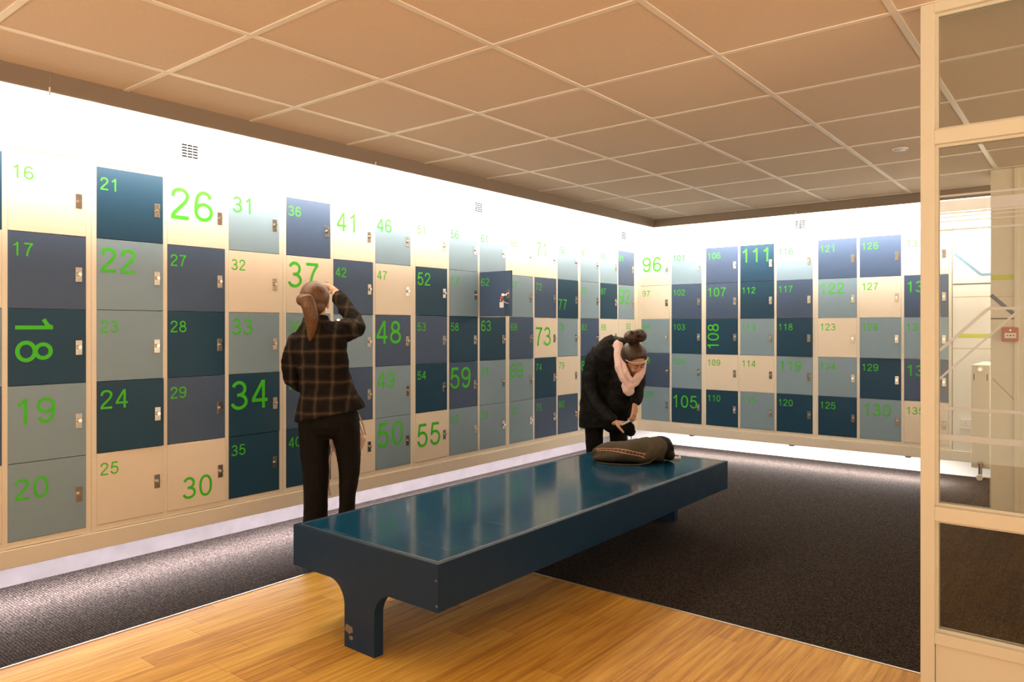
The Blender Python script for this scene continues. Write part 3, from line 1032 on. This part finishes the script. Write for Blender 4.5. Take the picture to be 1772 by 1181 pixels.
loft(bm, [(-.11, .01, 1.32, .05, .05), (-.14, .02, 1.2, .044, .044), (-.15, .05, 1.10, .038, .038), (-.06, .18, 1.0, .034, .034), (.07, .25, .93, .024, .02)], 12)
hand(bm, (.07, .25, .93), (.9, .3, -.5), (0, -1, -.2), 1, 1.0, .9, .8)
for sec in ([(.0, 0, .86, .085, .09), (-.002, 0, .70, .07, .075), (.0, .01, .5, .042, .046), (.005, -.01, .32, .034, .040), (.008, 0, .10, .026, .030)],
            [(.165, 0, .86, .085, .09), (.178, .02, .72, .07, .075), (.192, .03, .5, .042, .046), (.188, 0, .32, .034, .040), (.185, -.01, .10, .026, .030)]):
    loft(bm, sec, 14)
fuse('body', bm, M['skin'], wa, .0042, 3)
face_bits(wa, ha, Ra)
# hair: cap, gathered tail
bm = bmesh.new()
P = lambda x, y, z: Vector(ha) + Ra @ Vector((x, y, z))
ell(bm, P(0, -.024, .026), (.087, .098, .094), Ra)
ell(bm, P(.0, -.05, -.03), (.070, .06, .055), Ra)
bmesh.ops.bisect_plane(bm, geom=bm.verts[:] + bm.edges[:] + bm.faces[:], plane_co=P(0, .052, .03), plane_no=Ra @ Vector((0, 1, -.35)), clear_outer=True)
bmesh.ops.holes_fill(bm, edges=bm.edges[:])
hr = fuse('hair', bm, M['hair_light'], wa, .005, 4)
bm = bmesh.new()
loft(bm, [(*P(-.020, -.105, .012), .034, .028), (*P(-.026, -.140, .004), .044, .032), (*P(-.008, -.152, -.04), .042, .032), (*P(.006, -.140, -.10), .040, .030),
          (*P(.006, -.125, -.155), .033, .025), (*P(.0, -.115, -.20), .022, .018), (*P(-.004, -.110, -.232), .009, .008)], 16)
ell(bm, P(-.052, -.130, .0), (.034, .028, .036), Ra)
fuse('ponytail', bm, M['hair_light'], hr, .005, 3)
# jacket
bm = bmesh.new()
loft(bm, [(.093, -.005, .892, .212, .155, (-.2, 0, 1)), (.085, -.005, .96, .186, .142, (-.1, 0, 1)), (.070, 0, 1.04, .158, .124), (.056, 0, 1.12, .143, .114), (.044, .0, 1.20, .150, .118),
          (.026, .004, 1.29, .160, .118), (.014, .01, 1.355, .150, .105), (.008, .012, 1.405, .105, .085), (.004, .012, 1.445, .070, .066)], 30, caps=False)
loft(bm, [(.10, .01, 1.35, .075, .08), (.145, .06, 1.375, .072, .075), (.180, .14, 1.392, .066, .066), (.200, .215, 1.402, .060, .060), (.168, .265, 1.455, .054, .054), (.112, .320, 1.522, .050, .050), (.045, .400, 1.597, .046, .045)], 18)
loft(bm, [(-.09, .01, 1.325, .065, .08), (-.125, .015, 1.27, .062, .066), (-.143, .02, 1.19, .058, .06), (-.148, .05, 1.105, .054, .056), (-.08, .15, 1.03, .048, .048), (.02, .22, .965, .04, .04)], 18)
loft(bm, [(.006, .0, 1.425, .078, .074), (.003, .005, 1.462, .070, .068)], 20, caps=False)        # collar
jk = fuse('jacket', bm, M['plaid'], wa, .0065, 3, .022, .06)
bm = bmesh.new(); cyl(bm, (.150, -.050, 1.443), (.1, -.8, 1), .0095, .006, 16)
obj('shoulder_button', bm, M['steel'], jk)
# trousers
bm = bmesh.new()
loft(bm, [(.085, 0, .98, .15, .115), (.082, 0, .90, .165, .125), (.080, 0, .83, .168, .125)], 20)
loft(bm, [(.0, 0, .88, .092, .115), (-.006, 0, .76, .088, .10), (.0, .01, .6, .078, .088), (.006, .0, .45, .072, .08), (.006, -.005, .30, .071, .08), (.006, -.005, .12, .074, .088), (.006, -.005, .05, .077, .095)], 18)
loft(bm, [(.168, 0, .88, .09, .115), (.180, .02, .76, .080, .10), (.193, .035, .64, .070, .085), (.196, .03, .54, .060, .074), (.190, .01, .42, .049, .066), (.187, -.005, .30, .045, .062), (.185, -.01, .12, .052, .07), (.185, -.01, .05, .056, .078)], 18)
fuse('trousers', bm, M['trouser'], wa, .0065, 4, .012, .09)
shoe('shoe', wa, .006, .0, (-.1, 1), M['shoe'])
shoe('shoe', wa, .185, -.005, (.1, 1), M['shoe'])

# pink bag hanging from her left hand
tb = empty('cloth_bag', (-3.602, 2.651, 0), YAW, 'pale pink cloth bag hanging in front of the plaid-jacket woman', 'bag')
bm = bmesh.new()
loft(bm, [(.13, .24, .755, .085, .018), (.13, .25, .72, .125, .035), (.125, .26, .68, .115, .05), (.115, .26, .63, .085, .045), (.10, .26, .59, .045, .03)], 20)
fuse('bag_body', bm, M['pink'], tb, .006, 3, .016, .045)
for xo in (.0, .022):
    bm = bmesh.new()
    tube(bm, [(.155 + xo, .235, .945), (.185 + xo, .225, .87), (.215 + xo, .23, .80), (.235 + xo * .6, .245, .735)], .0045, 8)
    obj('strap', bm, M['pink'], tb, smooth=True)
bm = bmesh.new()
tube(bm, [(.05, .25, .66), (.03, .24, .60), (.025, .235, .52), (.022, .235, .42), (.03, .24, .36)], .006, 8)
obj('drawstring', bm, M['pink'], tb, smooth=True)

# --- woman bending over the bench (local x = right, y = away from the bench's near end)
wb = empty('person', (-3.134, 5.112, 0), YAW, 'woman with hair bun, black coat and pink scarf bending over the bench', 'person')
fb = Vector((.30, -.72, -.66)); ub = Vector((.10, -.62, .78))
Rb = basis(fb, ub)
hb = (.190, -.335, 1.150)
bm = bmesh.new()
head(bm, hb, Rb)
loft(bm, [(.105, -.17, 1.21, .045, .045), (.14, -.24, 1.21, .052, .05), (.175, -.29, 1.17, .05, .05)], 14)
loft(bm, [(.0, .05, .84, .14, .11), (.02, .02, .95, .13, .11), (.05, -.06, 1.06, .13, .10), (.08, -.13, 1.17, .14, .09), (.09, -.16, 1.21, .12, .07)], 18)
wR = Vector((.045, -.335, .675))
loft(bm, [(-.07, -.10, 1.18, .05, .05), (-.12, -.10, 1.05, .045, .045), (-.13, -.12, .90, .04, .04), (-.05, -.22, .78, .034, .034), (*wR, .024, .022)], 12)
hand(bm, wR, (.85, -.50, -.10), (.15, .1, -1), -1, 1.05, .75, .75)
wL = Vector((.188, -.385, .820))
loft(bm, [(.21, -.22, 1.15, .05, .05), (.232, -.25, 1.03, .045, .045), (.228, -.29, .94, .04, .04), (.205, -.35, .87, .034, .034), (*wL, .024, .022)], 12)
hand(bm, wL, (-.12, -.20, -1), (-.75, .5, 0), 1, 1.0, .5, .8)
for sec in ([(-.07, .05, .80, .085, .09), (-.08, .03, .6, .065, .07), (-.075, .02, .45, .042, .046), (-.07, .04, .30, .036, .041), (-.07, .05, .10, .026, .030)],
            [(.09, .03, .80, .085, .09), (.115, .0, .6, .065, .07), (.115, -.01, .45, .042, .046), (.115, .02, .30, .036, .041), (.115, .03, .10, .026, .030)]):
    loft(bm, sec, 14)
fuse('body', bm, M['skin'], wb, .0042, 3)
face_bits(wb, hb, Rb, True)
P = lambda x, y, z: Vector(hb) + Rb @ Vector((x, y, z))
bm = bmesh.new()
ell(bm, P(.004, -.020, .040), (.100, .108, .106), Rb)
ell(bm, P(0, -.05, -.02), (.086, .074, .062), Rb)
bmesh.ops.bisect_plane(bm, geom=bm.verts[:] + bm.edges[:] + bm.faces[:], plane_co=P(0, .050, .055), plane_no=Rb @ Vector((0, 1, -.55)), clear_outer=True)
bmesh.ops.holes_fill(bm, edges=bm.edges[:])
hr = fuse('hair', bm, M['hair_dark'], wb, .005, 4)
bm = bmesh.new()
ell(bm, P(-.034, -.075, .178), (.058, .05, .052), Rb)
ell(bm, P(.036, -.075, .178), (.055, .05, .052), Rb)
ell(bm, P(0, -.08, .165), (.06, .05, .06), Rb)
ell(bm, P(.0, -.065, .215), (.032, .03, .028), Rb)
fuse('hair_bun', bm, M['hair_dark'], hr, .005, 3, .012, .03)
bm = bmesh.new()
pts = []
for k in range(15):
    a = PI * (.06 + .88 * k / 14)
    pts.append(P(.004 + .094 * math.cos(a), .018 + .071 * math.sin(a), .048 + .012 * math.sin(a)))
loft(bm, [(*q, .002, .0032) for q in pts], 8, hint=Rb @ Vector((0, 0, 1)))
obj('hair_band', bm, M['white'], hr, smooth=True)
# coat
bm = bmesh.new()
loft(bm, [(-.035, .03, .60, .165, .15, (-.08, 0, 1)), (-.03, .03, .70, .168, .15), (-.02, .02, .82, .170, .15), (.0, -.01, .95, .168, .145), (.035, -.07, 1.07, .170, .135), (.07, -.13, 1.165, .175, .12), (.09, -.155, 1.215, .150, .10), (.10, -.165, 1.245, .10, .08)], 28, caps=False)
loft(bm, [(-.03, -.09, 1.20, .08, .08), (-.085, -.10, 1.13, .078, .08), (-.115, -.11, 1.02, .074, .078), (-.125, -.13, .89, .07, .074), (-.075, -.21, .785, .062, .064), (.0, -.29, .71, .05, .05), (.028, -.32, .688, .044, .044)], 18)
loft(bm, [(.19, -.20, 1.19, .08, .08), (.222, -.235, 1.11, .074, .076), (.225, -.26, 1.02, .066, .07), (.216, -.30, .945, .060, .064), (.205, -.345, .885, .052, .056), (.192, -.375, .838, .045, .045)], 18)
loft(bm, [(.15, -.22, 1.12, .11, .09), (.14, -.22, .98, .11, .10), (.11, -.17, .84, .115, .11), (.08, -.11, .70, .11, .10), (.07, -.08, .62, .10, .09)], 20)
ell(bm, (.075, -.06, 1.255), (.13, .09, .075))
ell(bm, (.06, -.05, 1.29), (.085, .065, .045))
ct = fuse('coat', bm, M['black_cloth'], wb, .0065, 3, .024, .075)
bm = bmesh.new()
loft(bm, [(-.085, -.150, 1.215, .022, .007), (-.045, -.155, 1.270, .024, .008), (.0, -.150, 1.308, .022, .008), (.05, -.145, 1.333, .016, .007)], 12, hint=(.6, 0, -.6))
obj('hood_fold', bm, flat('hood_fold_highlight', (0.045, 0.038, 0.036), 0.7, bump=.3, bscale=200), ct, smooth=True)  # black hood's fold coloured lighter to stand in for its highlight
bm = bmesh.new()
cyl(bm, (.045, -.235, .925), (.7, 0, .75), .006, .055, 8)
obj('zip_pull', bm, M['silver'], ct)
# scarf: loops round the neck and hangs forward
bm = bmesh.new()
loft(bm, [(.085, -.12, 1.275, .03, .03), (.085, -.20, 1.262, .042, .03), (.075, -.285, 1.195, .045, .026), (.070, -.345, 1.10, .050, .026), (.098, -.385, 1.01, .052, .028), (.140, -.405, .955, .050, .03), (.185, -.40, .985, .042, .028), (.235, -.375, 1.06, .040, .026), (.262, -.325, 1.13, .034, .024), (.24, -.25, 1.20, .03, .022)], 16, hint=(.2, -.9, -.3))
loft(bm, [(.105, -.26, 1.225, .030, .02), (.090, -.330, 1.155, .036, .022), (.118, -.395, 1.055, .040, .024), (.160, -.420, 1.00, .038, .024), (.205, -.40, 1.035, .034, .022)], 14, hint=(.3, -.9, -.2))
loft(bm, [(.115, -.405, .975, .04, .026), (.135, -.415, .93, .045, .03), (.150, -.415, .905, .034, .024)], 14)
for dx, dy, dz, r in ((-.004, -.022, .012, .011), (.024, -.020, -.002, .010), (.046, -.012, .006, .010)):
    loft(bm, [(.078 + dx, -.29 + dy, 1.19 + dz, r, r * .8), (.076 + dx, -.348 + dy, 1.10 + dz, r, r), (.104 + dx, -.388 + dy, 1.01 + dz, r, r), (.142 + dx * .6, -.41 + dy, .958 + dz, r, r), (.186 + dx * .3, -.405 + dy, .988 + dz, r, r), (.236, -.38 + dy, 1.06 + dz, r * .8, r * .8)], 10)
fuse('scarf', bm, M['scarf'], wb, .005, 2, .007, .05)
# trousers, shoes
bm = bmesh.new()
loft(bm, [(.0, .04, .80, .16, .12), (.01, .03, .70, .155, .115)], 18)
loft(bm, [(-.07, .04, .74, .088, .10), (-.078, .02, .6, .076, .085), (-.075, .01, .45, .07, .076), (-.072, .03, .30, .062, .07), (-.07, .045, .12, .060, .07), (-.07, .045, .06, .060, .074)], 18)
loft(bm, [(.10, .02, .74, .086, .10), (.117, .0, .6, .074, .085), (.117, -.01, .45, .068, .076), (.116, .015, .30, .062, .07), (.115, .03, .12, .060, .07), (.115, .03, .06, .060, .074)], 18)
fuse('trousers', bm, M['trouser'], wb, .0065, 4, .010, .08)
shoe('shoe', wb, -.07, .04, (.5, -.8), M['shoe'])
shoe('shoe', wb, .115, .025, (.6, -.7), M['shoe'])

# the pouch and the phone she holds
pu = empty('pouch', (-3.134, 5.112, 0), YAW, 'small black fur pouch held by the bending woman', 'pouch')
bm = bmesh.new()
ell(bm, (.135, -.405, .640), (.050, .036, .052)); ell(bm, (.150, -.40, .615), (.038, .032, .038))
ell(bm, (.115, -.40, .66), (.040, .03, .03))
fuse('pouch_body', bm, flat('black_fur', (0.006, 0.006, 0.008), 0.9, spec=.1, bump=.8, bscale=120), pu, .005, 2, .014, .02)
bm = bmesh.new(); tube(bm, [(.15, -.40, .59), (.158, -.40, .568), (.150, -.402, .548)], .003, 6)
obj('tassel', bm, M['dark'], pu)
ph = empty('phone', (-3.134, 5.112, 0), YAW, 'slim silver phone held against the black pouch by the bending woman', 'phone')
bm = newbox(-.036, .036, -.004, .004, -.008, .008, bev=.003)
bmesh.ops.rotate(bm, verts=bm.verts[:], cent=(0, 0, 0), matrix=Matrix.Rotation(-.45, 3, 'Y'))
bmesh.ops.translate(bm, verts=bm.verts[:], vec=(.105, -.452, .688))
obj('phone_case', bm, M['silver'], ph)


def rebase(root, d):
    """move a thing's origin by d (its own axes) and leave its parts where they are"""
    d = Vector(d)
    root.location = Vector(root.location) + Matrix.Rotation(root.rotation_euler.z, 3, 'Z') @ d
    for ch in root.children: ch.location = Vector(ch.location) - d


bpy.context.view_layer.update()
rebase(tb, (.12, .25, .56))
rebase(pu, (.135, -.405, .58))
rebase(ph, (.105, -.452, .68))

# ------------------------------------------------------------------ sack lying on the bench
sk = empty('canvas_bag', (-2.53, 4.52, bz), YAW, 'olive canvas bag with patterned ribbon lying on the blue bench', 'bag')
SECS = [(-.285, -.03, .040, .030, .026), (-.275, -.03, .046, .055, .040), (-.22, -.04, .060, .085, .056), (-.14, -.045, .070, .115, .067), (-.05, -.05, .076, .135, .073), (.04, -.05, .080, .145, .077), (.11, -.045, .085, .140, .082), (.165, -.04, .088, .128, .085), (.195, -.035, .086, .118, .083)]


def sack_pt(t, ang, off=0):
    i = min(int(t), len(SECS) - 2); f_ = t - i
    s = [a + (b_ - a) * f_ for a, b_ in zip(SECS[i], SECS[i + 1])]
    n = 1 + .05 * math.sin(2.3 * t + 2 * ang) + .045 * math.sin(3 * ang + 1.7 * t) + .02 * math.sin(6 * t + 4 * ang) + .012 * math.sin(11 * t - 5 * ang)
    c_, s_ = math.cos(ang), math.sin(ang)
    yy = s[1] + (s[3] * n + off) * c_
    zz = s[2] + (s[4] * n + off) * s_
    return Vector((s[0] + .012 * math.sin(3 * ang), yy, max(zz, .003)))


bm = bmesh.new()
NT, NA = 48, 40
gr = [[bm.verts.new(sack_pt(t * (len(SECS) - 1) / NT, a * 2 * PI / NA)) for a in range(NA)] for t in range(NT + 1)]
for t in range(NT):
    for a in range(NA):
        bm.faces.new((gr[t][a], gr[t][(a + 1) % NA], gr[t + 1][(a + 1) % NA], gr[t + 1][a]))
bm.faces.new(gr[0])
bd = obj('bag_body', bm, M['canvas'], sk, smooth=True)
bm = bmesh.new()
uvl = bm.loops.layers.uv.new('uv')
NR = 40
va = []
for k in range(NR + 1):
    t = 1.05 + k / NR * 4.1
    ac = PI * (.70 + .36 * k / NR)
    va.append([bm.verts.new(sack_pt(t, ac - .17 + .34 * j / 3, .004)) for j in range(4)])
for k in range(NR):
    for j in range(3):
        fc = bm.faces.new((va[k][j], va[k][j + 1], va[k + 1][j + 1], va[k + 1][j]))
        for lp, (uu, vv) in zip(fc.loops, ((k, j), (k, j + 1), (k + 1, j + 1), (k + 1, j))):
            lp[uvl].uv = (uu / NR, vv / 3)
obj('ribbon', bm, M['ribbon'], bd, smooth=True)
bm = bmesh.new()
loft(bm, [(.175, -.035, .092, .112, .086), (.205, -.03, .088, .104, .082), (.225, -.025, .072, .09, .062), (.232, -.03, .056, .085, .048), (.240, -.04, .044, .085, .040), (.25, -.045, .038, .07, .033)], 24, hint=(0, 1, 0))
fuse('dark_lining', bm, M['black_cloth'], sk, .006, 3, .014, .04)
bm = bmesh.new()
tube(bm, [(-.27, -.10, .006), (-.2, -.15, .006), (-.1, -.185, .006), (.0, -.20, .007), (.07, -.195, .02), (.13, -.178, .06), (.17, -.165, .085)], .005, 8)
obj('strap', bm, M['canvas'], sk, smooth=True)

cp = empty('music_player', (-2.335, 4.775, bz), YAW - .2, 'small white gadget with dark screen on the bench beside the canvas bag', 'gadget')
obj('case', newbox(-.033, .033, -.045, .045, .0007, .016, bev=.004), M['white'], cp)
obj('screen', newbox(-.022, .022, -.005, .034, .0162, .0172), M['lens'], cp)
